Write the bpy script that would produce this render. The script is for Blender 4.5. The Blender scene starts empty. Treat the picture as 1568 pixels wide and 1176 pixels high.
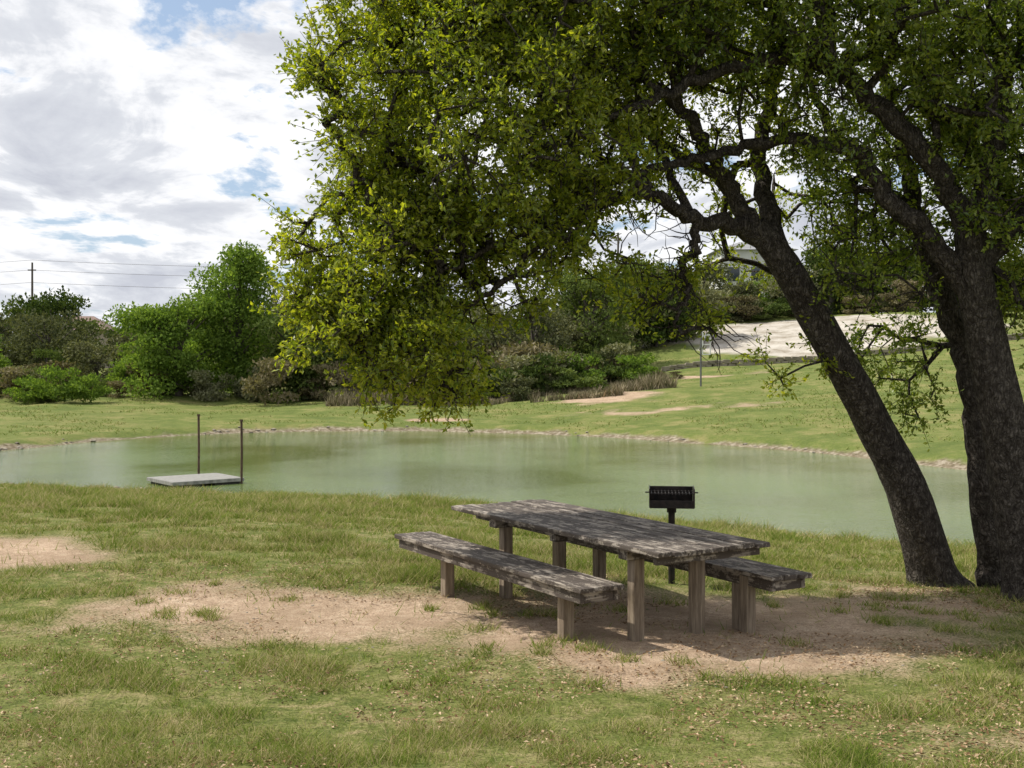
import bpy, bmesh, math, random
import numpy as np
from mathutils import Vector, Matrix
rng=np.random.default_rng(7); random.seed(7)
scene=bpy.context.scene
# ------------------------------------------------------------------ helpers
_perm=np.random.default_rng(3).random((256,256))
def vnoise(x,y,s=1.0,o=0.0):
    x=np.asarray(x)/s+o*7.13+100; y=np.asarray(y)/s+o*3.71+100
    xi=np.floor(x).astype(int); yi=np.floor(y).astype(int)
    fx=x-xi; fy=y-yi; fx=fx*fx*(3-2*fx); fy=fy*fy*(3-2*fy)
    g=lambda a,b:_perm[a%256,b%256]
    return (g(xi,yi)*(1-fx)+g(xi+1,yi)*fx)*(1-fy)+(g(xi,yi+1)*(1-fx)+g(xi+1,yi+1)*fx)*fy
def fbm(x,y,s=1.0,o=0,n=4):
    t=0;a=1;w=0
    for i in range(n):
        t=t+a*vnoise(x,y,s/2**i,o+i*5); w+=a; a*=.55
    return t/w
def sstep(a,b,x):
    t=np.clip((x-a)/(b-a),0,1); return t*t*(3-2*t)
def link(o,parent=None):
    scene.collection.objects.link(o)
    if parent: o.parent=parent
    return o
def mesh_np(name,V,F,mats=(),mi=None,smooth=False,face_attr=None,point_attr=None,parent=None):
    V=np.asarray(V,dtype=np.float32); F=np.asarray(F,dtype=np.int32)
    me=bpy.data.meshes.new(name); k=F.shape[1]
    me.vertices.add(len(V)); me.vertices.foreach_set('co',V.ravel())
    me.loops.add(F.size); me.loops.foreach_set('vertex_index',F.ravel())
    me.polygons.add(len(F)); me.polygons.foreach_set('loop_start',np.arange(0,F.size,k,dtype=np.int32))
    for m in mats: me.materials.append(m)
    if mi is not None: me.polygons.foreach_set('material_index',np.asarray(mi,dtype=np.int32))
    me.update(calc_edges=True)
    if smooth is True: sm=np.ones(len(F),bool)
    elif smooth is False: sm=np.zeros(len(F),bool)
    else: sm=smooth
    me.polygons.foreach_set('use_smooth',sm)
    for d,dom in ((face_attr,'FACE'),(point_attr,'POINT')):
        if d:
            for kx,a in d.items():
                at=me.attributes.new(kx,'FLOAT',dom); at.data.foreach_set('value',np.asarray(a,dtype=np.float32))
    o=bpy.data.objects.new(name,me); link(o,parent); return o
class G:
    def __init__(s,name,world=None):
        if world: s.t=world.node_tree
        else:
            s.m=bpy.data.materials.new(name); s.m.use_nodes=True; s.t=s.m.node_tree
        s.t.nodes.clear()
    def n(s,t,inp=None,**kw):
        nd=s.t.nodes.new(t)
        for k,v in kw.items(): setattr(nd,k,v)
        for k,v in (inp or {}).items():
            if isinstance(v,bpy.types.NodeSocket): s.t.links.new(v,nd.inputs[k])
            else: nd.inputs[k].default_value=v
        return nd
    def co(s,kind='Object'): return s.n('ShaderNodeTexCoord').outputs[kind]
    def map(s,v,scale=(1,1,1),loc=(0,0,0)): return s.n('ShaderNodeMapping',{'Vector':v,'Scale':scale,'Location':loc}).outputs[0]
    def noise(s,v,scale,detail=5,rough=.55,dist=0): return s.n('ShaderNodeTexNoise',{'Vector':v,'Scale':scale,'Detail':detail,'Roughness':rough,'Distortion':dist}).outputs[0]
    def ramp(s,f,stops):
        r=s.n('ShaderNodeValToRGB',{'Fac':f}); e=r.color_ramp.elements
        while len(e)<len(stops): e.new(.5)
        for i,(p,c) in enumerate(stops):
            e[i].position=p; e[i].color=(c,c,c,1) if not isinstance(c,(tuple,list)) else (*c,1)
        return r.outputs[0]
    def mix(s,f,a,b,bt='MIX'):
        nd=s.t.nodes.new('ShaderNodeMix'); nd.data_type='RGBA'; nd.blend_type=bt
        for i,v in ((0,f),(6,a),(7,b)):
            if isinstance(v,bpy.types.NodeSocket): s.t.links.new(v,nd.inputs[i])
            elif i==0: nd.inputs[0].default_value=v
            else: nd.inputs[i].default_value=(*v,1)
        return nd.outputs[2]
    def m2(s,op,a,b=0.0,c=None):
        d={0:a,1:b}
        if c is not None: d[2]=c
        return s.n('ShaderNodeMath',d,operation=op).outputs[0]
    def attr(s,name): return s.n('ShaderNodeAttribute',attribute_name=name).outputs['Fac']
    def bump(s,h,st=.5,d=.02): return s.n('ShaderNodeBump',{'Height':h,'Strength':st,'Distance':d}).outputs[0]
    def out(s,sh): s.n('ShaderNodeOutputMaterial',{'Surface':sh}); return s.m
    def pbr(s,col,rough=.8,nrm=None,metal=0,spec=.3):
        d={'Roughness':rough,'Metallic':metal,'Specular IOR Level':spec}
        if isinstance(col,bpy.types.NodeSocket): d['Base Color']=col
        else: d['Base Color']=(*col,1)
        if nrm is not None: d['Normal']=nrm
        return s.n('ShaderNodeBsdfPrincipled',d).outputs[0]
def leaf_mat(name,dark,mid,light,trans=.4,objrand=False,nscale=.8,gloss=False,tt=(1.35,1.35,.5)):
    g=G(name); r=g.attr('rnd')
    n=g.noise(g.n('ShaderNodeNewGeometry').outputs['Position'],nscale,2)
    f=g.m2('ADD',g.m2('MULTIPLY',r,.55),g.m2('MULTIPLY',n,.5))
    if objrand:
        f=g.m2('ADD',f,g.m2('MULTIPLY',g.m2('SUBTRACT',g.n('ShaderNodeObjectInfo').outputs['Random'],.5),.55))
    c=g.ramp(f,[(.15,dark),(.5,mid),(.85,light)])
    p=g.n('ShaderNodeBsdfDiffuse',{'Color':c}).outputs[0]
    if gloss:
        gl=g.n('ShaderNodeBsdfGlossy',{'Color':(1,1,1,1),'Roughness':.42}).outputs[0]
        p=g.n('ShaderNodeMixShader',{0:.06,1:p,2:gl}).outputs[0]
    c2=g.mix(1,c,tt,'MULTIPLY')
    t=g.n('ShaderNodeBsdfTranslucent',{'Color':c2}).outputs[0]
    return g.out(g.n('ShaderNodeMixShader',{0:trans,1:p,2:t}).outputs[0])
def simple(name,a,b,scale=8,rough=.8,metal=0,bs=.3,stretch=(1,1,1)):
    g=G(name); v=g.map(g.co(),stretch); n=g.noise(v,scale,5)
    return g.out(g.pbr(g.ramp(n,[(.3,a),(.7,b)]),rough,g.bump(n,bs,.01),metal))

# ------------------------------------------------------------------ pond + terrain
WZ=-1.2; CH=2.3
shore=np.array([(-19,36),(-15.3,33.2),(-13.4,32.6),(-9.7,31.7),(-6.2,30.5),(-2.8,29.2),(-1.25,28.4),(1.6,26.7),(4.2,25.1),(6.4,23.5),(8.3,22.2),(10.5,21.2),(14,21.5),(17.5,25),(18,29.5),(16,34),(13.5,37),(9.9,44.2),(5.6,49.3),(.45,53.5),(-6.8,55.4),(-12.2,53.6),(-15.6,50.2),(-18.2,44),(-19.7,39.5)],float)
def catmull(P,n=6,closed=True):
    out=[];N=len(P)
    for i in range(N):
        p0,p1,p2,p3=P[(i-1)%N],P[i],P[(i+1)%N],P[(i+2)%N]
        for k in range(n):
            t=k/n
            out.append(.5*((2*p1)+(-p0+p2)*t+(2*p0-5*p1+4*p2-p3)*t*t+(-p0+3*p1-3*p2+p3)*t**3))
    return np.array(out)
SH=catmull(shore)
SH=SH+ (np.stack([fbm(SH[:,0],SH[:,1],3,1),fbm(SH[:,0],SH[:,1],3,2)],1)-.5)*1.0
def sdist(x,y):
    x=np.asarray(x,float);y=np.asarray(y,float)
    d=np.full(x.shape,1e9); ins=np.zeros(x.shape,bool)
    A=SH;B=np.roll(SH,-1,0)
    for a,b in zip(A,B):
        ex,ey=b-a; t=np.clip(((x-a[0])*ex+(y-a[1])*ey)/(ex*ex+ey*ey),0,1)
        d=np.minimum(d,(x-a[0]-t*ex)**2+(y-a[1]-t*ey)**2)
        c=((a[1]>y)!=(b[1]>y))
        with np.errstate(divide='ignore',invalid='ignore'):
            ins^=c&(x<(ex)*(y-a[1])/(ey if ey!=0 else 1e-9)+a[0])
    d=np.sqrt(d); return np.where(ins,-d,d)
def softmin(a,b,k=.3):
    h=np.clip(.5+.5*(b-a)/k,0,1); return b*(1-h)+a*h-k*h*(1-h)
def height(x,y,sd=None):
    x=np.asarray(x,float);y=np.asarray(y,float)
    s=sdist(x,y) if sd is None else sd
    so=np.maximum(s,0)
    near=softmin(.105*so,1.2)+.65*sstep(9,0,y)
    bank=.25*sstep(0,1.0,so)
    right=bank+.078*np.minimum(so,33)+.16*np.clip(so-33,0,24)+.01*np.clip(so-57,0,400)
    left=bank+.028*np.minimum(so,25)+.006*np.clip(so-25,0,500)
    far=left+(right-left)*sstep(-4,12,x-(y-60)*.03)
    w=sstep(-5,6,y-(36-.3*x))
    z=WZ+near*(1-w)+far*w
    z=np.where(s<0,WZ-np.minimum(-s*.35,1.0),z)
    z=z+(fbm(x,y,2.2,3)-.5)*.09*sstep(0,2,so)+(fbm(x,y,9,5)-.5)*.8*sstep(3,25,so)*w
    return z
def hz(x,y): return float(height(np.array([x]),np.array([y]))[0])
def ell(x,y,cx,cy,rx,ry): return 1-np.sqrt(((x-cx)/rx)**2+((y-cy)/ry)**2)
def dirtval(x,y):
    v=np.maximum.reduce([ell(x,y,-1.5,11.05,3.0,1.35),ell(x,y,1.3,10.4,2.5,2.0),ell(x,y,4.0,11.9,2.0,1.3)*.6,ell(x,y,-6.5,13.9,2.4,1.6)*1.15])
    v=np.maximum(v,ell(x,y,4.5,6.8,1.2,.6)*.3)
    v=np.maximum.reduce([v,ell(x,y,5.2,66,3.2,3.0),ell(x,y,-3.6,58.3,1.8,1.1),ell(x,y,8.2,58.5,3.6,.9)*.2,ell(x,y,12,76,3,.8)*.5])
    v=np.clip(v,-1,1)+(fbm(x,y,1.3,9,6)-.5)*1.15
    return v-.03
ys=np.concatenate([np.linspace(-25,4,24)[:-1],np.arange(4,30,.1),np.arange(30,110,.4),110*(1500/110)**np.linspace(0,1,60)])
ss=np.linspace(-1,1,521); ts=np.sign(ss)*np.abs(ss)**1.5
Y,T=np.meshgrid(ys,ts,indexing='ij'); X=T*(30+.9*np.maximum(Y,0))
SD=sdist(X,Y); Z=height(X,Y,SD)
nr,nc=X.shape; idx=np.arange(nr*nc).reshape(nr,nc)
F=np.stack([idx[:-1,:-1],idx[:-1,1:],idx[1:,1:],idx[1:,:-1]],-1).reshape(-1,4)
dv=dirtval(X,Y)
rockv=np.maximum(ell(X,Y,23.5,92.5,12.5,9.5),ell(X,Y,40,76,5,2))+(fbm(X,Y,5,11,5)-.5)*.8
farw=sstep(33,40,Y+.3*X)
lush=farw*(.55+.9*fbm(X,Y,9,71)-.2)
shorev=1-sstep(.05,.35+.4*farw,SD+(fbm(X,Y,1.2,13)-.5)*1.2)
g=G('ground_soil_grass'); P=g.co()
fine=g.noise(P,45,4,.75); med=g.noise(P,3.6,7,.75); big=g.noise(P,.4,3,.6)
grassc=g.ramp(med,[(.36,(.075,.11,.02)),(.5,(.17,.185,.05)),(.62,(.34,.28,.14))])
grassc=g.mix(g.ramp(big,[(.4,0.),(.65,.4)]),grassc,(.17,.195,.05))
fg=g.ramp(g.noise(P,.55,7,.75),[(.36,(.09,.135,.028)),(.5,(.15,.19,.045)),(.62,(.27,.25,.095))])
grassc=g.mix(g.ramp(g.attr('lush'),[(.2,0.),(.7,.9)]),grassc,fg)
grassc=g.mix(g.ramp(fine,[(.38,.8),(.5,0.)]),grassc,(.05,.05,.018))
grassc=g.mix(g.ramp(fine,[(.56,0.),(.68,.55)]),grassc,(.43,.37,.21))
dirtc=g.ramp(g.noise(P,9,7,.75),[(.3,(.31,.22,.145)),(.5,(.50,.365,.255)),(.7,(.64,.51,.37))])
dirtc=g.mix(g.ramp(g.noise(P,70,3,.6),[(.53,0.),(.61,.75)]),dirtc,(.15,.10,.062))
dirtc=g.mix(g.ramp(g.noise(P,1.2,5,.6),[(.4,.5),(.6,0.)]),dirtc,(.27,.19,.12))
dm=g.ramp(g.m2('ADD',g.attr('dirt'),g.m2('MULTIPLY',g.m2('SUBTRACT',fine,.5),1.1)),[(0.0,0.),(.25,1.)])
c=g.mix(dm,grassc,dirtc)
rk=g.ramp(g.noise(P,.6,8,.75),[(.32,(.20,.16,.11)),(.45,(.38,.34,.28)),(.6,(.52,.48,.42))])
c=g.mix(g.ramp(g.attr('rock'),[(.0,0.),(.12,1.)]),c,rk)
shc=g.ramp(g.noise(P,5,6,.75),[(.35,(.10,.08,.045)),(.5,(.22,.18,.12)),(.65,(.42,.37,.29))])
c=g.mix(g.ramp(g.attr('shore'),[(.25,0.),(.7,1.)]),c,shc)
hgt=g.m2('ADD',g.m2('MULTIPLY',fine,.5),med)
mg=g.out(g.pbr(c,.95,g.bump(hgt,.7,.06),spec=.1))
mesh_np('ground',np.stack([X,Y,Z],-1).reshape(-1,3),F,[mg],smooth=True,point_attr={'dirt':dv.ravel(),'rock':rockv.ravel(),'shore':shorev.ravel(),'lush':lush.ravel()})
# water
cen=SH.mean(0); W=cen+(SH-cen)*1.04
g=G('pond_water_mat'); P=g.co()
n1=g.noise(g.map(P,(1.0,2.2,1)),2.2,3,.6,.4); n2=g.noise(g.map(P,(1,2.6,1)),4.5,3,.65); n3=g.noise(P,.16,3,.5)
hh=g.m2('ADD',g.m2('MULTIPLY',n1,.8),g.m2('MULTIPLY',n2,1.3))
hh=g.m2('MULTIPLY',hh,g.ramp(n3,[(.38,.4),(.6,1.)]))
wc=g.ramp(n3,[(.35,(.095,.125,.03)),(.65,(.125,.175,.06))])
mw=g.out(g.n('ShaderNodeBsdfPrincipled',{'Base Color':wc,'Roughness':.05,'IOR':1.33,'Specular IOR Level':.42,'Normal':g.bump(hh,.9,.014)}).outputs[0])
bm=bmesh.new(); bm.faces.new([bm.verts.new((p[0],p[1],WZ)) for p in W]); me=bpy.data.meshes.new('pond_water'); bm.to_mesh(me); me.materials.append(mw)
link(bpy.data.objects.new('pond_water',me))

# ------------------------------------------------------------------ foliage primitives
def unit(v): return v/np.maximum(np.linalg.norm(v,axis=-1,keepdims=True),1e-9)
def leaves(C,A,Nn,L,Wd):
    A=unit(A); B=unit(np.cross(A,Nn)); N2=np.cross(B,A); L=np.asarray(L)[:,None]; Wd=np.asarray(Wd)[:,None]
    v=np.stack([C,C+A*L*.55+B*Wd*.5+N2*L*.1,C+A*L-N2*L*.08,C+A*L*.55-B*Wd*.5+N2*L*.1],1).reshape(-1,3)
    return v,np.arange(len(v)).reshape(-1,4)
def prisms(p0,p1,r0,r1,k=4):
    a=unit(p1-p0); ref=np.where(np.abs(a[:,2:3])>.9,np.array([[1.,0,0]]),np.array([[0,0,1.]]))
    b=unit(np.cross(a,ref)); c=np.cross(a,b)
    th=np.arange(k)*2*math.pi/k; cs=np.cos(th)[None,:,None]; sn=np.sin(th)[None,:,None]
    d=b[:,None]*cs+c[:,None]*sn
    v=np.concatenate([p0[:,None]+d*r0[:,None,None],p1[:,None]+d*r1[:,None,None]],1).reshape(-1,3)
    base=np.arange(len(p0))[:,None]*2*k; i=np.arange(k)[None]; j=(i+1)%k
    f=np.stack([base+i,base+j,base+j+k,base+i+k],-1).reshape(-1,4); return v,f
def resample(P,n):
    P=np.array(P,float); ext=np.vstack([2*P[0]-P[1],P,2*P[-1]-P[-2]]); out=[]
    for i in range(1,len(ext)-2):
        p0,p1,p2,p3=ext[i-1:i+3]
        for k in range(n):
            t=k/n; out.append(.5*((2*p1)+(-p0+p2)*t+(2*p0-5*p1+4*p2-p3)*t*t+(-p0+3*p1-3*p2+p3)*t**3))
    out.append(ext[-2]); return np.array(out)
def tube(P,k=14,rough=.0,seed=0):
    pts=P[:,:3]; r=P[:,3]; t=unit(np.gradient(pts,axis=0)); u=np.cross(t[0],[0.3,1,0.1]); u/=np.linalg.norm(u); V=[]
    th=np.arange(k)*2*math.pi/k
    for i in range(len(pts)):
        u=u-t[i]*np.dot(u,t[i]); u/=np.linalg.norm(u); w=np.cross(t[i],u)
        rr=r[i]*(1+rough*(fbm(np.cos(th)*1.3+seed,np.sin(th)*1.3+i*.12,.8,seed)-.5)*2)
        V.append(pts[i]+(np.cos(th)*rr)[:,None]*u+(np.sin(th)*rr)[:,None]*w)
    V=np.concatenate(V); n=len(pts); b=np.arange(n-1)[:,None]*k; i=np.arange(k)[None]; j=(i+1)%k
    f=np.stack([b+i,b+j,b+j+k,b+i+k],-1).reshape(-1,4)
    return V,f
class Acc:
    def __init__(s): s.V=[];s.F=[];s.M=[];s.R=[];s.n=0
    def add(s,v,f,m):
        s.V.append(v); s.F.append(f+s.n); s.n+=len(v); s.M.append(np.full(len(f),m)); s.R.append(rng.random(len(f)))
    def make(s,name,mats,parent=None):
        M=np.concatenate(s.M)
        return mesh_np(name,np.concatenate(s.V),np.concatenate(s.F),mats,M,smooth=(M==0),face_attr={'rnd':np.concatenate(s.R)},parent=parent)
g=G('oak_bark'); P0_=g.co()
dn=g.n('ShaderNodeTexNoise',{'Vector':P0_,'Scale':9.,'Detail':3.}).outputs['Color']
P=g.map(g.n('ShaderNodeVectorMath',{0:P0_,1:g.n('ShaderNodeVectorMath',{0:dn,1:(.12,.12,.12)},operation='MULTIPLY').outputs[0]},operation='ADD').outputs[0],(1,1,.22))
vo=g.n('ShaderNodeTexVoronoi',{'Vector':P,'Scale':30.},feature='DISTANCE_TO_EDGE').outputs[0]
nb=g.noise(P0_,14,7,.75)
hb=g.m2('ADD',g.ramp(vo,[(.0,0.),(.3,.8)]),g.m2('MULTIPLY',nb,1.4))
bark=g.out(g.pbr(g.mix(g.ramp(vo,[(0,.6),(.2,0.)]),g.ramp(nb,[(.34,(.045,.037,.032)),(.5,(.11,.094,.08)),(.66,(.24,.21,.18))]),(.025,.02,.016)),.9,g.bump(hb,1.,.04),spec=.1))
bark2=simple('grey_bark',(.05,.042,.035),(.14,.12,.1),3)
oakleaf1=leaf_mat('oak_leaf_new_sunlit',(.09,.15,.016),(.23,.285,.026),(.40,.42,.05),.55,nscale=.9,gloss=True,tt=(1.5,1.45,.4))  # new growth, its colour also brightened for sunlight on the left crown
oakleaf2=leaf_mat('oak_leaf',(.07,.125,.018),(.175,.24,.03),(.32,.36,.055),.5,nscale=.9,gloss=True)

def build_oak(name,limbs,ells,N,seed,leafm,nleaf=13,ntwig=6,bare=(),gap=-.2):
    R=np.random.default_rng(seed); A=Acc(); nodes=[]
    for li,lb in enumerate(limbs):
        P=resample(lb,7)
        if li>0: P[2:,:3]+=(R.random((len(P)-2,3))-.5)*.07
        v,f=tube(P,18 if P[0,3]>.12 else 10,.2,li+seed); A.add(v,f,0)
        m=P[:,2]>2.3
        nodes.append(P[m,:3])
    nodes=list(np.concatenate(nodes)); ns=len(nodes)
    vol=np.array([e[6]*e[3]*e[4]*e[5] for e in ells]); vol/=vol.sum()
    k=R.choice(len(ells),N*4,p=vol); E=np.array(ells)[k]
    d=unit(R.normal(size=(len(k),3))); rad=(.3+.7*R.random(len(k))**.45)
    rad*=1+.14*np.sin(d[:,0]*7+k)*np.cos(d[:,2]*9+2*k)
    Pt=E[:,:3]+d*rad[:,None]*E[:,3:6]
    x,y,z=Pt.T
    gp=np.sin(3.1*x+1.5*np.sin(2.3*y+z))*np.sin(2.9*z+1.3*np.sin(2.7*x))*np.sin(2.1*y+1.1*z+.5)
    keep=(gp>gap+.15*(R.random(len(x))-.5))&(z>1.55)
    Pt=Pt[keep][:N]
    nd=np.array(nodes)
    order=np.argsort([np.min(((nd-p)**2).sum(1)) for p in Pt]); Pt=Pt[order]
    cap=ns+len(Pt)*14; buf=np.zeros((cap,3)); buf[:ns]=nd; par=-np.ones(cap,int); cnt=ns; tips=[]
    for p in Pt:
        dd=((buf[:cnt]-p)**2).sum(1); j=int(np.argmin(dd)); L=math.sqrt(dd[j])
        n=max(1,min(10,int(L/.18))); a=buf[j].copy(); prev=j
        side=R.normal(size=3)*L*.12+np.array([0,0,L*.10])
        for q in range(1,n+1):
            t=q/n; pp=a*(1-t)+p*t+side*math.sin(math.pi*t)+(R.normal(size=3)*.025 if q<n else 0)
            buf[cnt]=pp; par[cnt]=prev; prev=cnt; cnt+=1
        tips.append(cnt-1)
    w=np.zeros(cnt); w[tips]+=1
    for i in range(cnt-1,ns-1,-1): w[par[i]]+=w[i]
    ii=np.arange(ns,cnt); rr=.0068*w**.5
    pr=par[ii]; r0=np.where(pr>=ns,rr[pr],rr[ii]*1.1); r0=np.minimum(r0,.07); r1=np.minimum(rr[ii],.07)
    v,f=prisms(buf[pr],buf[ii],r0,r1,5); A.add(v,f,0)
    T=np.repeat(buf[tips],ntwig,0); cpt=np.repeat(buf[par[tips]],ntwig,0)
    out=unit(T-cpt)*.5+unit(R.normal(size=T.shape))+np.array([0,0,.12]); out=unit(out)
    tl=.14+.26*R.random(len(T)); E1=T+out*tl[:,None]
    v,f=prisms(T,E1,np.full(len(T),.0045),np.full(len(T),.0018),3); A.add(v,f,0)
    tt=.15+.9*R.random((len(T),nleaf,1)); C=T[:,None]+out[:,None]*tl[:,None,None]*tt+R.normal(size=(len(T),nleaf,3))*.018
    C=C.reshape(-1,3); ax=np.repeat(out,nleaf,0)*.5+unit(R.normal(size=C.shape)); nn=unit(R.normal(size=C.shape))+np.array([-.35,0,.55])
    L=.042+.032*R.random(len(C)); v,f=leaves(C,ax,nn,L,L*(.42+.15*R.random(len(C)))); A.add(v,f,1)
    for b in bare:
        P0=np.array(b[:3]); 
        for q in range(int(b[3])):
            s=P0+R.normal(size=3)*b[4]; 
            j=int(np.argmin(((buf[:cnt]-s)**2).sum(1))); a=buf[j]; dr=unit(R.normal(size=3)+np.array([-.3,0,-.4]))
            pts=[a]; 
            for h in range(5): dr=unit(dr+R.normal(size=3)*.45); pts.append(pts[-1]+dr*.11)
            pts=np.array(pts); v,f=prisms(pts[:-1],pts[1:],np.linspace(.008,.003,5),np.linspace(.007,.002,5),4); A.add(v,f,0)
    return A.make(name,[bark,leafm])
z1=hz(4.7,13.7)-.12
t1=[[(4.72,13.7,z1,.40),(4.62,13.68,z1+.3,.26),(4.34,13.5,.74,.22),(3.99,13.4,1.38,.20),(3.60,13.2,2.02,.19),(3.21,13.1,2.64,.18),(2.85,13.0,3.22,.155),(2.52,12.9,3.62,.12)],
 [(2.60,12.95,3.5,.11),(2.18,12.7,3.62,.085),(1.80,12.4,3.64,.07),(1.38,12.1,3.85,.062),(.91,11.9,3.76,.05),(.41,11.7,3.5,.04),(-.15,11.5,3.3,.03),(-.62,11.3,3.05,.018)],
 [(2.52,12.9,3.6,.11),(2.28,12.9,4.0,.085),(2.01,12.7,4.35,.075),(1.66,12.3,4.75,.06),(1.1,12,5.05,.045),(.41,11.8,5.3,.035),(-.5,11.6,5.4,.02)],
 [(2.85,13.0,3.2,.12),(2.75,13.3,3.84,.1),(2.73,13.6,4.5,.085),(2.97,13.9,5.4,.07),(3.4,14.2,6.2,.05),(3.6,14.4,7.1,.03)],
 [(1.85,12.4,3.62,.05),(1.83,12.4,3.3,.042),(1.68,12.35,3.18,.038),(1.75,12.3,2.9,.03),(1.62,12.3,2.65,.02),(1.66,12.3,2.45,.01)],
 [(1.38,12.1,3.83,.05),(.73,12,4.25,.04),(0,11.7,4.3,.03),(-.86,11.3,4.2,.02),(-1.5,11.2,4.05,.012)],
 [(.41,11.7,3.5,.035),(-.1,11.6,2.95,.028),(-.7,11.5,2.55,.02),(-1.33,11.3,2.3,.012)],
 [(1.38,12.1,3.83,.045),(.9,12.6,4.8,.036),(.2,13,5.7,.03),(-.4,13.2,6.5,.02)],
 [(1.8,12.4,3.64,.05),(1.5,12.7,4.4,.04),(1.2,12.9,5.2,.03)],[(2.28,12.9,4.0,.06),(1.7,13.3,4.5,.045),(1.0,13.5,4.9,.03),(.3,13.4,5.2,.02)],
 [(1.66,12.3,4.75,.05),(1.3,11.6,5.5,.045),(1.0,10.8,6.1,.035),(.8,10.2,6.4,.02)]]
e1=[(-.15,11.7,4.5,1.5,1.4,1.5,1.0),(-1.2,11.3,3.0,.85,.8,.85,1.6),(-.85,11.4,2.2,.65,.5,.45,1.7),(-.3,11.5,3.2,.95,.8,.7,1.2),(.5,12.3,5.8,1.9,1.7,1.3,.6),(1.0,12.6,4.3,1.1,.9,.85,.5),(-.2,12,6.1,1.2,1.4,1.0,.8),(2.2,13.6,5.3,1.4,1.3,1.2,.45),(1.65,12.4,2.75,.45,.4,.45,1.2),(1.0,12.2,3.3,.5,.4,.35,.8),(2.95,13.1,2.15,.35,.35,.35,1.2),(3.2,14.6,3.9,1.3,.8,.8,.35),(-1.2,11.5,4.2,.6,.8,.8,1.5),(-1.55,11.4,4.75,.45,.6,.4,1.8),(-1.6,11.4,2.6,.65,.5,.5,1.9),(.6,12.2,3.4,.5,.4,.35,.8),(.5,10.0,6.5,1.7,1.1,.7,.75),(1.3,11.2,7.2,1.9,1.6,.6,.6),(-1.3,11.5,5.4,.5,.7,.5,1.4)]  # forward and topmost lobes, above the view, added to shade the foreground
build_oak('live_oak_tree',t1,e1,2150,11,oakleaf1,bare=[(1.8,12.4,3.1,70,.35),(.8,12,3.6,60,.5),(-.5,11.5,3.2,60,.6)])
z2=hz(5.2,12.4)-.12
z3=hz(5.35,13.6)-.1
t2=[[(5.26,12.4,z2,.42),(5.2,12.4,z2+.35,.30),(5.04,12.4,.86,.25),(4.86,12.3,1.65,.22),(4.69,12.3,2.43,.19),(4.55,12.2,3.0,.17),(4.5,12.2,3.6,.14)],
 [(4.6,12.25,2.8,.12),(4.15,12.2,3.39,.1),(3.70,12.2,3.8,.085),(3.41,12.3,4.3,.075),(2.71,12.4,4.42,.062),(2.06,12.4,4.28,.052),(1.46,12.3,4.12,.042),(.8,12.2,3.9,.03)],
 [(4.5,12.2,3.5,.12),(4.02,12,4.19,.1),(3.45,12,4.76,.09),(2.86,11.9,5.12,.08),(2.27,11.8,5.05,.065),(1.58,11.7,4.8,.05),(.9,11.6,4.5,.03)],
 [(4.5,12.2,3.4,.13),(4.8,12.4,4.2,.11),(4.95,12.5,5.0,.1),(4.8,12.6,6.2,.07),(4.5,12.8,7.5,.04)],
 [(4.55,12.2,3.1,.12),(5.2,12.2,3.8,.1),(6.2,11.8,4.8,.08),(7.4,11.5,5.6,.04)],
 [(5.35,13.6,z3,.22),(5.25,13.6,z3+.4,.165),(5.09,13.5,1.16,.15),(4.95,13.5,2.16,.135),(4.7,13.6,3.0,.12),(4.44,13.7,3.8,.1),(4.33,13.8,4.77,.08),(4.0,13.9,5.9,.05)],
 [(4.44,13.7,3.8,.08),(3.9,13.7,4.3,.065),(3.5,13.8,4.9,.05),(3.2,13.9,5.6,.03)]]
e2=[(4.3,12.2,6.3,2.6,2.0,1.4,.75),(3.1,11.6,5.5,1.5,1.2,.7,.7),(5.2,12.0,4.6,1.4,1.3,1.2,1.3),(7.2,11.8,5.6,1.8,2.0,1.6,.5),(4.6,13.8,4.3,1.5,1.0,1.1,1.0),(5.4,12.6,3.1,1.0,.8,.75,1.8),(4.3,14,2.3,.6,.6,.5,1.4),(4.45,13.4,1.9,.3,.3,.35,2.0),(4.3,13.6,1.3,.2,.2,.3,2.0),(1.9,11.9,5.9,1.4,1.4,1.1,.6),(6.3,13.5,4.2,1.2,1.0,1.6,.6),(3.7,12.6,3.3,.7,.6,.8,1.0),(3.3,12.0,4.7,1.2,.8,.6,.8)]
build_oak('live_oak_tree.001',t2,e2,1800,23,oakleaf2,bare=[(4,12.6,3.3,90,.5),(3,12.2,4.3,50,.6)])

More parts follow.
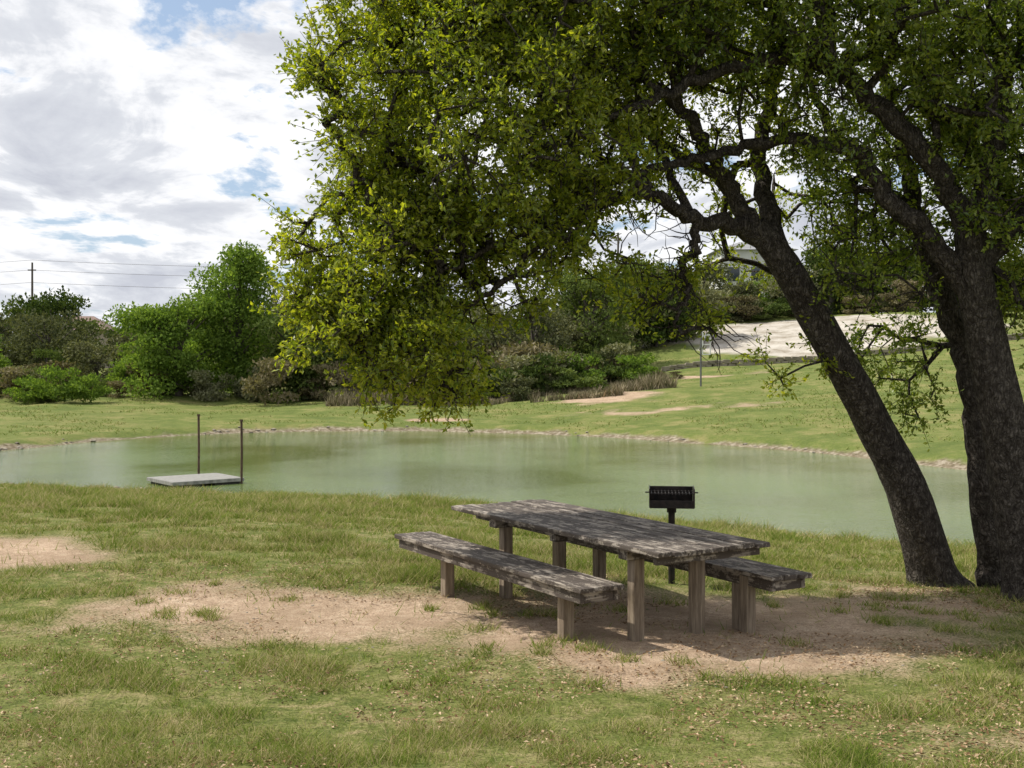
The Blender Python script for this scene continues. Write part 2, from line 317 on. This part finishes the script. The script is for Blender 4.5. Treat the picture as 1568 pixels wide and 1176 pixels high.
# ------------------------------------------------------------------ background trees
bleafA=leaf_mat('distant_leaf_green',(.035,.058,.017),(.09,.125,.036),(.16,.205,.062),.25,True,.35)
bleafB=leaf_mat('distant_leaf_grey',(.055,.066,.033),(.13,.14,.07),(.24,.24,.14),.2,True,.35)
bleafC=leaf_mat('bright_leaf',(.055,.10,.018),(.14,.22,.045),(.25,.34,.08),.4,False,.4)
bleafD=leaf_mat('dry_brush_leaf',(.07,.06,.035),(.16,.145,.08),(.27,.23,.15),.2,True,.35)
def bgtree(name,seed,h,w,mat,nb=22,nl=5000,ls=.28,trunk=True,low=.12,parent=None,pw_=.6):
    R=np.random.default_rng(seed); A=Acc()
    bl=[]
    for i in range(nb):
        t=R.random()**.8; zz=h*(low+(1-low)*t*.9); prof=math.sin(math.pi*min(1,(.12+.88*(1-t))**.75))**pw_ if t>.1 else .8
        a=R.random()*6.283; rr=w*.5*prof*R.random()**.5*.8
        bl.append((math.cos(a)*rr,math.sin(a)*rr,zz,w*(.10+.11*R.random()),h*(.05+.07*R.random())))
    bl=np.array(bl); pw=bl[:,3]**2; k=R.choice(nb,nl,p=pw/pw.sum()); B=bl[k]
    d=unit(R.normal(size=(nl,3))); rad=(.5+.7*R.random(nl)**.9)
    C=B[:,:3]+d*rad[:,None]*B[:,[3,3,4]]; C[:,2]=np.maximum(C[:,2],.05)
    L=ls*(.5+.8*R.random(nl)); v,f=leaves(C,unit(R.normal(size=C.shape))+d*.3+np.array([0,0,.2]),d+unit(R.normal(size=C.shape))*.8,L,L*.55); A.add(v,f,1)
    if trunk:
        tp=resample([(0,0,-.3,w*.035),(.1,0,h*.3,w*.025),(-.1,.1,h*.6,w*.015),(0,0,h*.85,w*.006)],4); v,f=tube(tp,8,.1,seed); A.add(v,f,0)
        m=bl[:,2]>h*.25; p1=bl[m,:3]; p0=p1*np.array([0,0,.6]); v,f=prisms(p0,p1,np.full(len(p1),w*.012),np.full(len(p1),w*.004),5); A.add(v,f,0)
    return A.make(name,[bark2,mat],parent)
def place(o,x,y,rot=0,s=(1,1,1),dz=-.1):
    o.location=(x,y,hz(x,y)+dz); o.rotation_euler=(0,0,rot); o.scale=s
place(bgtree('elm_tree',41,9.3,5.8,bleafC,44,17000,.24,low=.05,pw_=.5),-16.6,75,.4)
place(bgtree('elm_tree.001',42,6.4,7.0,bleafC,36,14000,.24,low=.03),-19.6,73,1.4)
place(bgtree('elm_tree.002',43,5.2,6.0,bleafA,26,9000,.26,low=.03),-12.6,73,2.4)
place(bgtree('juniper_tree',44,7.8,7.5,bleafA,34,11000,.26,low=.03),5.4,84,.2)
place(bgtree('juniper_tree.001',45,6.4,6,bleafB,30,8000,.24,low=.03),1.4,79,.2)
place(bgtree('cedar_elm_tree',46,6.6,7,bleafA,30,8000,.26,low=.03),-5,81,.2)
root=bpy.data.objects.new('distant_trees',None); link(root)
protos=[]
for i,(mt,hh_,ww) in enumerate([(bleafA,6,6.5),(bleafB,5.5,6.5),(bleafA,7,6),(bleafB,6.5,7.5),(bleafB,4.5,6),(bleafC,5.5,5.5)]):
    o=bgtree('tree_part',60+i,hh_,ww,mt,26,3600,.34,low=.03,parent=root); protos.append(o.data); bpy.data.objects.remove(o)
R=np.random.default_rng(5)
def mass(x0,x1,y0,y1,n,s0,s1,skip=None):
    for i in range(n):
        x=x0+(x1-x0)*(i+R.random())/n; y=y0+(y1-y0)*R.random()
        s=s0+(s1-s0)*R.random(); k=int(R.integers(len(protos))); a=R.random()*6.28; b_=.9+.4*R.random()
        if skip and skip[0]<x<skip[1]: s=.6
        o=bpy.data.objects.new('tree_part',protos[k]); link(o,root)
        place(o,x,y,a,(s*b_,s,s),-.3)
mass(-62,-22,76,94,26,.45,.95)
mass(-26,8,84,98,20,.8,1.1)
mass(-75,-20,105,125,24,.7,1.25)
mass(10,60,106,116,34,.7,1.05,(19,23.5))
mass(4,14,88,100,7,.8,1.05)
mass(-140,-10,150,210,32,1.0,1.4)
mass(-10,120,150,210,14,.9,1.5)
mass(-260,100,260,330,30,1.2,1.7)
mass(-46,-26,62,72,6,.25,.45)
shroot=bpy.data.objects.new('shrub_thicket',None); link(shroot)
sp=[]
for i,mt in enumerate([bleafC,bleafB,bleafD,bleafA]):
    o=bgtree('shrub_part',80+i,2.0,3.2,mt,12,1800,.2,trunk=False,low=.0,parent=shroot); sp.append(o.data); bpy.data.objects.remove(o)
def shr(x,y,s,k):
    if x>7.6 and y<82: s=min(s,.35); y=max(y,76)
    o=bpy.data.objects.new('shrub_part',sp[k]); link(o,shroot); place(o,x,y,R.random()*6.28,(s,s,s*.9*(.8+.5*R.random())),-.1)
for u in np.linspace(-1,1,50):
    x=-16+u*26; y=72+R.normal()*1.8+ (3 if x>5 else 0); shr(x,y,.4+.9*R.random(),int(R.integers(1,4)))
for x,y,s in [(-25,68,1.0),(-23.4,68.5,.8),(-26.8,69,.85),(-30,68,.8),(-2,71.5,1.1),(.5,72,1.3),(2.5,73,1.1),(-1,70.8,.9),(4,75,1.4),(6,77,1.3),(-38,67,1.0),(-34,69,.95)]: shr(x,y,s,[0,3,1][int(R.integers(3))] if x>-10 else 0)
for i in range(60): shr(-8+R.random()*17,70.5+R.random()*9,.5+1.3*R.random()**1.4,int(R.integers(0,4)))
for i in range(26): shr(9+R.random()*24,103+R.random()*3,.6+.8*R.random(),int(R.integers(1,4)))

# ------------------------------------------------------------------ grass
def grassmat(name,st):
    g=G(name); r=g.attr('rnd'); P=g.n('ShaderNodeNewGeometry').outputs['Position']
    n=g.noise(P,.9,4,.65); f=g.m2('ADD',g.m2('MULTIPLY',r,.5),g.m2('MULTIPLY',n,.6))
    c=g.ramp(f,st)
    return g.out(g.n('ShaderNodeMixShader',{0:.35,1:g.n('ShaderNodeBsdfDiffuse',{'Color':c}).outputs[0],2:g.n('ShaderNodeBsdfTranslucent',{'Color':c}).outputs[0]}).outputs[0])
mgr=grassmat('grass_blade_mat',[(.2,(.09,.16,.018)),(.46,(.18,.24,.038)),(.6,(.30,.295,.09)),(.78,(.48,.40,.22))])
mgf=grassmat('bank_grass_mat',[(.2,(.13,.19,.035)),(.5,(.19,.235,.055)),(.8,(.31,.29,.12))])
def blades(x,y,h,w,name,seed,mat=None,lean=.55):
    R=np.random.default_rng(seed); n=len(x); z=height(x,y)
    a=R.random(n)*6.283; ln=R.normal(size=(n,2))*lean
    c=np.stack([x,y,z-.004],1); b=np.stack([np.cos(a),np.sin(a),0*a],1)*w[:,None]*.5
    tip=c+np.stack([ln[:,0]*h,ln[:,1]*h,h],1)
    v=np.stack([c-b,c+b,tip],1).reshape(-1,3)
    return mesh_np(name,v,np.arange(len(v)).reshape(-1,3),[mat or mgr],face_attr={'rnd':R.random(n)})
R=np.random.default_rng(99)
n=800000
d=4.8+(30-4.8)*R.random(n)**1.15; x=(R.random(n)*2-1)*(1.0+.45*d); y=d
dvv=dirtval(x,y); pn=fbm(x,y,1.4,21,4); p2=fbm(x,y,.45,31,4); SDb=sdist(x,y)
prob=np.clip((.14-dvv)/.45,.02,1)*np.clip((p2-.42)/.14,.08,1)
k=(R.random(n)<prob)&(SDb>.15)
x,y,d,pn,p2,dvv,SDb=x[k],y[k],d[k],pn[k],p2[k],dvv[k],SDb[k]
tall=np.clip((pn-.52)*5,0,1)+np.clip((p2-.58)*7,0,1.2)
inland=sstep(0,3,SDb)  # rises away from the shoreline; blades grow taller beside the water
h=(.016+.03*R.random(len(x)))*(1+1.2*tall)*(.7+d/22)+.10*(1-inland)*R.random(len(x)); w=.005*(d/7)**.9*(1+.4*R.random(len(x)))
tx=np.concatenate([-4+9*R.random(90),-.7+3*R.random(14),2.5+3*R.random(30)]); ty=np.concatenate([7.6+6*R.random(90),9.3+2*R.random(14),8.5+4.5*R.random(30)])
kx=(dirtval(tx,ty)<.45); tx,ty=tx[kx],ty[kx]
TX=np.repeat(tx,90)+R.normal(size=len(tx)*90)*.06*np.repeat(.5+R.random(len(tx)),90); TY=np.repeat(ty,90)+R.normal(size=len(tx)*90)*.06
x=np.concatenate([x,TX]); y=np.concatenate([y,TY]); h=np.concatenate([h,.03+.06*R.random(len(TX))]); w=np.concatenate([w,.007+.005*R.random(len(TX))])
blades(x,y,h,w,'grass',1,lean=.8)
n=50000
y=36+55*R.random(n); x=(R.random(n)*2-1)*(4+.48*y); SDb=sdist(x,y); dvv=dirtval(x,y); rv=ell(x,y,23.5,92.5,12.5,9.5)
k=(SDb>.5)&(dvv<.0)&(rv<-.1)&(fbm(x,y,2.5,81)>.5); x,y=x[k],y[k]
blades(x,y,.04+.09*R.random(len(x)),.04+.04*R.random(len(x)),'far_bank_grass',2,mgf,lean=.9)
n=60000; x=-10+20*R.random(n); y=66.8+7.5*R.random(n)+np.where(x>6,2,0)
k=(fbm(x,y,1.6,51)>.48)&(x<9.3); x,y=x[k],y[k]; n=len(x)
g=G('dry_grass_mat'); c=g.ramp(g.attr('rnd'),[(.1,(.12,.12,.05)),(.6,(.24,.2,.12)),(.9,(.36,.3,.2))]); mdry=g.out(g.pbr(c,.9,spec=.1))
blades(x,y,.15+1.9*R.random(n)**1.5*np.clip(fbm(x,y,2.2,55)-.25,0,1),.05+.04*R.random(n),'tall_dry_grass',3,mdry,.35)
g=G('dead_leaf_mat'); c=g.ramp(g.attr('rnd'),[(.1,(.14,.08,.04)),(.5,(.30,.19,.10)),(.9,(.5,.38,.25))]); mlit=g.out(g.pbr(c,.8,spec=.1))
n=42000; x=-5+11*R.random(n)**.65; y=4.8+9*R.random(n)**1.3
k=(fbm(x,y,1.0,41)+.1*(x>1)*(y<9.5))>.48; x,y=x[k],y[k]; n=len(x)
C=np.stack([x,y,height(x,y)+.008+.018*R.random(n)],1); L=.018+.022*R.random(n)
v,f=leaves(C,np.concatenate([R.normal(size=(n,2)),R.normal(size=(n,1))*.25],1),np.array([0,0,1.])+R.normal(size=(n,3))*.35,L,L*.5)
mesh_np('leaf_litter',v,f,[mlit],face_attr={'rnd':R.random(n)})
bm=bmesh.new(); bmesh.ops.create_icosphere(bm,subdivisions=1,radius=1); iv=np.array([v.co[:] for v in bm.verts]); itf=np.array([[v.index for v in f.verts] for f in bm.faces]); bm.free()
def rocks(name,x,y,s,mat,seed):
    R=np.random.default_rng(seed); z=height(x,y); V=[];Fs=[]
    for i in range(len(x)):
        v=iv*(1+.45*(R.random((len(iv),1))-.5))*s[i]*np.array([1,.7+.5*R.random(),.45]); a=R.random()*6.28; ca,sa=math.cos(a),math.sin(a)
        v=np.stack([v[:,0]*ca-v[:,1]*sa,v[:,0]*sa+v[:,1]*ca,v[:,2]],1)+np.array([x[i],y[i],z[i]+s[i]*.05]); V.append(v); Fs.append(itf+len(iv)*i)
    return mesh_np(name,np.concatenate(V),np.concatenate(Fs),[mat])
mrock=simple('limestone_rock',(.12,.10,.07),(.34,.30,.24),2)
j=R.integers(0,len(SH),900); t=R.random(900)[:,None]; q=SH[j]*(1-t)+np.roll(SH,-1,0)[j]*t
q=cen+(q-cen)*(1.002+.03*R.random(900)[:,None]**1.5); cl=fbm(q[:,0],q[:,1],2.5,61)
kk=((q[:,1]>33)&(cl>.52))|((q[:,0]<-7)&(q[:,1]<36)); q=q[kk]
rocks('shore_rocks',q[:,0],q[:,1],.03+.11*R.random(len(q))**3,mrock,4)
n=500; x=-3.5+7.5*R.random(n); y=8.4+5*R.random(n); rocks('dirt_pebbles',x,y,.005+.012*R.random(n)**2,mrock,6)

# ------------------------------------------------------------------ picnic table
def boxes(name,lst,mat,parent,bev=.006,jit=.0,seed=1):
    R=random.Random(seed); bm=bmesh.new()
    for (a0,a1,b0,b1,c0,c1) in lst:
        r=bmesh.ops.create_cube(bm,size=1)
        j=lambda:(R.random()-.5)*jit
        for v in r['verts']:
            v.co=Vector((a1 if v.co.x>0 else a0,b1 if v.co.y>0 else b0,c1 if v.co.z>0 else c0))+Vector((j()*2,j(),j()))
    me=bpy.data.meshes.new(name); bm.to_mesh(me); bm.free(); me.materials.append(mat)
    o=bpy.data.objects.new(name,me); link(o,parent)
    if bev: md=o.modifiers.new('b','BEVEL'); md.width=bev; md.segments=2; md.limit_method='NONE'
    return o
def wood(name,paint=True,ax=0):
    g=G(name); P=g.co(); s=[14,14,14]; s[ax]=1.1
    gr=g.noise(g.map(P,tuple(s)),2.2,8,.7,.3); fi=g.noise(g.map(P,tuple(q*3 for q in s)),3,4,.6)
    c=g.ramp(gr,[(.3,(.11,.088,.07)),(.5,(.26,.22,.18)),(.7,(.46,.41,.35))])
    h=g.m2('ADD',gr,g.m2('MULTIPLY',fi,.5))
    if paint:
        s2=[4.5,6,4]; s2[ax]=3
        pk=g.m2('ADD',g.m2('MULTIPLY',g.noise(g.map(P,tuple(s2)),1.8,8,.8),.7),g.m2('MULTIPLY',gr,.3))
        m=g.ramp(pk,[(.50,.9),(.53,0.)])
        c=g.mix(m,c,(.06,.046,.038)); h=g.m2('ADD',h,g.m2('MULTIPLY',m,.4))
    else:
        c=g.mix(1,c,(.85,.78,.68),'MULTIPLY')
    return g.out(g.pbr(c,.75,g.bump(h,.8,.01),spec=.3))
wt=wood('weathered_plank_wood',True,0); wp=wood('weathered_post_wood',False,2); wb=wood('weathered_beam_wood',True,1)
tab=bpy.data.objects.new('picnic_table',None); link(tab); tab.location=(1.11,9.66,0); tab.rotation_euler=(0,0,math.radians(120.5))
pl=[]; w0=-.17; pw=1.11/8
for i in range(8):
    a=w0+i*pw; e0=-.27+random.uniform(-.02,.02); e1=3.1+random.uniform(-.03,.03); dz=random.uniform(-.005,.005)
    pl.append((e0,e1,-(a+pw-.01),-a,.752+dz,.79+dz))
boxes('tabletop_planks',pl,wt,tab,.006,.008)
boxes('tabletop_beams',[(.24,.36,-.86,.09,.655,.744),(1.3,1.39,-.86,.09,.66,.744),(2.34,2.46,-.86,.09,.655,.744),(-.2,-.155,-.9,.13,.68,.744)],wb,tab,.005,.004)
boxes('tabletop_stringers',[(-.153,.238,-.08,-.035,.67,.743),(.362,1.298,-.08,-.035,.67,.743),(1.392,2.338,-.08,-.035,.67,.743),(2.462,2.95,-.08,-.035,.67,.743),(-.153,.238,-.74,-.7,.67,.743),(.362,1.298,-.74,-.7,.67,.743)],wt,tab,.004)
def post(l,w,z,s=.1): return (l-s/2,l+s/2,-w-s/2,-w+s/2,-.25,z)
boxes('table_posts',[post(.3,.04,.653),post(.3,.66,.653),post(2.4,.06,.653),post(2.4,.66,.653)],wp,tab,.008,.004)
def bench(nm,l0,l1,w0,w1,sd):
    n=3; q=(w1-w0)/n
    boxes(nm+'_planks',[(l0+random.uniform(-.02,.02),l1+random.uniform(-.02,.02),-(w0+(i+1)*q-.008),-(w0+i*q),.46,.5) for i in range(n)],wt,tab,.006,.006,seed=sd)
    boxes(nm+'_rails',[(l0+.04,l1-.06,-(w0+.07),-(w0+.03),.372,.456),(l0+.04,l1-.06,-(w1-.03),-(w1-.07),.372,.456)],wt,tab,.004)
    boxes(nm+'_end_rail',[(l0+.045,l0+.085,-(w1-.073),-(w0+.073),.372,.455)],wb,tab,.004)
bench('bench_seat_a',.12,3.45,-.62,-.2,4)
bench('bench_seat_b',-.25,3.0,.99,1.41,5)
boxes('bench_posts',[post(.62,-.42,.454),post(2.68,-.42,.454),post(.13,1.06,.454,.1),post(.245,1.08,.454,.1),post(2.5,1.2,.454)],wp,tab,.008,.004)
# ------------------------------------------------------------------ grill
miron=simple('rusted_black_iron',(.012,.011,.01),(.045,.034,.028),20,.6,.4)
gr=bpy.data.objects.new('charcoal_grill',None); link(gr); gx,gy=1.64,12.75; gr.location=(gx,gy,0); gr.rotation_euler=(0,0,math.radians(-6))
b=[(-.225,.225,-.18,.18,.72,.728),(-.23,-.222,-.19,.18,.729,.92),(.222,.23,-.19,.18,.729,.92),(-.221,.221,.172,.18,.729,.91),(-.221,.221,-.186,-.178,.729,.80),(-.27,-.231,-.03,0,.86,.872),(.231,.27,-.03,0,.86,.872)]
boxes('firebox',b,miron,gr,.002)
boxes('cooking_grate',[(-.21+i*.035,-.202+i*.035,-.21,.165,.862,.87) for i in range(13)]+[(-.22,.22,-.215,-.205,.873,.88),(-.22,.22,.0,.01,.873,.88)],miron,gr,0)
A=Acc(); v,f=tube(resample([(0,0,hz(gx,gy)-.2,.035),(0,0,.3,.035),(0,0,.72,.035)],3),12); A.add(v,f,0)
v,f=tube(resample([(0,0,.66,.05),(0,0,.715,.05)],2),12); A.add(v,f,0); A.make('post',[miron],gr)
# ------------------------------------------------------------------ swim platform (dock) and poles
mdock=simple('grey_dock_board',(.16,.155,.145),(.36,.35,.32),6,.8,stretch=(1,6,1)); mfl=simple('dark_float',(.03,.03,.03),(.08,.075,.07),5)
dk=bpy.data.objects.new('floating_dock',None); link(dk); dk.location=(-8.5,33.3,WZ-.03); dk.rotation_euler=(0,0,math.radians(38)); dk.scale=(.93,.93,1)
boxes('deck_boards',[(-1.05,1.05,-.9+i*.2,-.71+i*.2,.15,.185) for i in range(9)],mdock,dk,.004)
boxes('edge_frame',[(-1.08,1.08,-.94,-.905,.09,.18),(-1.08,1.08,.895,.93,.09,.18),(-1.09,-1.055,-.9,.89,.09,.18),(1.055,1.09,-.9,.89,.09,.18)],mdock,dk,.003)
boxes('floats',[(-.98,-.2,-.88,.88,-.15,.148),(.2,.98,-.88,.88,-.15,.148)],mfl,dk,.02)
mrust=simple('rusty_pipe',(.05,.03,.02),(.13,.085,.06),12,.8)
for i,(x,y,zt_) in enumerate([(-8.75,34.6,.55),(-7.25,33.2,.48)]):
    A=Acc(); v,f=tube(np.array([(x,y,WZ-.8,.034),(x+.02,y,-.4,.032),(x+.01,y,zt_,.032)]),10); A.add(v,f,0)
    v,f=tube(np.array([(x+.01,y,zt_-.02,.045),(x+.01,y,zt_+.03,.045)]),10); A.add(v,f,0)
    A.make('mooring_pole' if i==0 else 'mooring_pole.001',[mrust])
# ------------------------------------------------------------------ far structures
mwall_s=simple('wall_stone',(.13,.11,.08),(.32,.28,.21),1.5)
Rw=np.random.default_rng(8); B=[]
xs=np.arange(9.5,40,.5)
for i,x in enumerate(xs):
    y=80.5+.04*(x-9)**1.2; z=hz(x,y)
    for r_ in range(2): B.append((x+.03+.2*(r_%2),x+.49+.2*(r_%2),y-.2,y+.2,z-.1+r_*.26,z+.14+r_*.26))
boxes('stone_retaining_wall',B,mwall_s,None,.03,.06)
sg=bpy.data.objects.new('trail_sign',None); link(sg); sx,sy=10.5,69; sg.location=(sx,sy,hz(sx,sy)); 
mst=simple('grey_steel',(.09,.09,.09),(.16,.16,.16),5,.6); mwh=simple('sign_white',(.6,.6,.58),(.74,.74,.72),5,.6)
A=Acc(); v,f=tube(np.array([(0,0,-.3,.05),(0,0,1.5,.05),(0,0,3.1,.05)]),10); A.add(v,f,0); A.make('post',[mst],sg)
boxes('frame',[(.06,.12,-.05,.0,1.75,3.15),(.49,.55,-.05,.0,1.75,3.15),(.121,.489,-.05,0,3.07,3.15),(.121,.489,-.05,0,1.75,1.81),(.121,.489,-.05,0,2.3,2.36)],mwh,sg,.005)
boxes('panels',[(.122,.488,-.03,-.01,2.55,2.95)],mwh,sg,.004)
def house(name,x,y,w,d,h,rh,wall,roof,rot=0,win=5,storeys=1,z=None):
    p=bpy.data.objects.new(name,None); link(p); p.location=(x,y,hz(x,y) if z is None else z); p.rotation_euler=(0,0,rot)
    boxes('walls',[(-w/2,w/2,-d/2,d/2,-1,h)],wall,p,.02)
    bm=bmesh.new(); e=.5
    vs=[bm.verts.new(q) for q in [(-w/2-e,-d/2-e,h+.01),(w/2+e,-d/2-e,h+.01),(w/2+e,d/2+e,h+.01),(-w/2-e,d/2+e,h+.01),(-w/2+d*.3,0,h+rh),(w/2-d*.3,0,h+rh)]]
    for f in [(0,1,5,4),(1,2,5),(2,3,4,5),(3,0,4),(3,2,1,0)]: bm.faces.new([vs[i] for i in f])
    me=bpy.data.meshes.new('roof'); bm.to_mesh(me); me.materials.append(roof); link(bpy.data.objects.new('roof',me),p)
    ws=[];fr=[]
    for s in range(storeys):
        for i in range(win):
            cx=-w/2+w*(i+.5)/win; z0=.9+s*3
            fr.append((cx-.75,cx+.75,-d/2-.06,-d/2-.012,z0-.1,z0+1.6)); ws.append((cx-.65,cx+.65,-d/2-.09,-d/2-.062,z0,z0+1.5))
    boxes('window_frames',fr,mwh,p,.01); boxes('windows',ws,mgl,p,0)
g=G('window_glass'); mgl=g.out(g.pbr((.03,.04,.05),.1,spec=.6))
mwall=simple('pale_wall',(.5,.5,.48),(.62,.62,.6),1); mroof=simple('grey_roof',(.2,.2,.21),(.3,.3,.31),2); mbr=simple('tan_wall',(.3,.25,.2),(.38,.32,.26),2); mro2=simple('brown_roof',(.16,.11,.09),(.24,.17,.14),2)
house('white_building',25.6,134,7.5,9,7.2,1.2,mwall,mroof,0,3,2)
house('suburban_house',-60.5,170,11,8,4.9,2.0,mbr,mro2,.1,4)
mpole=simple('utility_pole_wood',(.06,.05,.04),(.12,.1,.08),5)
pp=[(-118,160),(-58,150),(13,152),(80,150)]; tops=[]
for i,(x,y) in enumerate(pp):
    z=hz(x,y); tp=13.2 if i!=2 else 17; p=bpy.data.objects.new('utility_pole' if i==0 else 'utility_pole.%03d'%i,None); link(p); p.location=(x,y,z)
    A=Acc(); v,f=tube(np.array([(0,0,-.5,.18),(0,0,6,.15),(0,0,tp-z,.11)]),8); A.add(v,f,0); A.make('pole',[mpole],p)
    boxes('crossarm',[(-.5,.5,-.15,-.05,tp-z-1,tp-z-.85)],mpole,p,.01); tops.append((x,y,13.2))
A=Acc()
for k_,dz in enumerate([.3,-.9,-2.4]):
    for a,b in zip(tops[:-1],tops[1:]):
        a=np.array(a);b=np.array(b); t=np.linspace(0,1,20)[:,None]; P=a*(1-t)+b*t; P[:,2]+=dz-3*t[:,0]*(1-t[:,0])*1.2
        v,f=tube(np.concatenate([P,np.full((20,1),.017)],1),4); A.add(v,f,0)
A.make('power_lines',[mpole])

# ------------------------------------------------------------------ sky, sun, camera
S=Vector((-.60,.14,.80)).normalized(); el=math.asin(S.z); az=math.atan2(S.x,S.y)
wd=bpy.data.worlds.new('World'); scene.world=wd; wd.use_nodes=True
g=G('w',world=wd)
sky=g.n('ShaderNodeTexSky',sky_type='NISHITA',sun_disc=False,sun_elevation=el,sun_rotation=az%(2*math.pi)).outputs[0]
sp_=g.n('ShaderNodeSeparateXYZ',{0:g.co('Generated')}); zz=g.m2('ADD',g.m2('MAXIMUM',sp_.outputs[2],0.),.18)
V=g.n('ShaderNodeCombineXYZ',{0:g.m2('DIVIDE',sp_.outputs[0],zz),1:g.m2('DIVIDE',sp_.outputs[1],zz),2:0.}).outputs[0]
cn=g.noise(g.map(V,(1,.8,1),(5.1,2.6,0)),2.3,9,.6,.2)
cover=g.ramp(cn,[(.385,0.),(.44,1.)])
sn=g.noise(g.map(V,(1.1,.7,1),(8.3,4.1,0)),2.2,9,.62,.5)
thick=g.m2('ADD',g.m2('MULTIPLY',cn,.4),g.m2('MULTIPLY',sn,.6))
ccol=g.ramp(thick,[(.45,(1.0,1.0,1.0)),(.485,(.90,.905,.92)),(.52,(.71,.73,.77)),(.62,(.56,.58,.64))])
cc=g.mix(1,ccol,(9.5,9.55,9.7),'MULTIPLY')
sky2=g.mix(.5,sky,(4.8,6.2,8.4))
fin=g.mix(cover,sky2,cc)
bg=g.n('ShaderNodeBackground',{'Color':fin,'Strength':.112}).outputs[0]
g.n('ShaderNodeOutputWorld',{'Surface':bg})
ld=bpy.data.lights.new('sun','SUN'); ld.energy=5.0; ld.angle=math.radians(.5); ld.color=(1,.95,.86)
lo=bpy.data.objects.new('sun',ld); link(lo); lo.rotation_euler=S.to_track_quat('Z','Y').to_euler(); lo.location=(-20,10,30)
cd=bpy.data.cameras.new('camera'); cam=bpy.data.objects.new('camera',cd); link(cam); cam.location=(0,0,CH); cam.rotation_euler=(math.radians(90),0,0)
cd.sensor_width=36; cd.lens=43.62; cd.shift_y=-48/1568; cd.clip_start=.1; cd.clip_end=5000
scene.camera=cam
scene.view_settings.view_transform='Standard'; scene.view_settings.look='None'; scene.view_settings.exposure=0
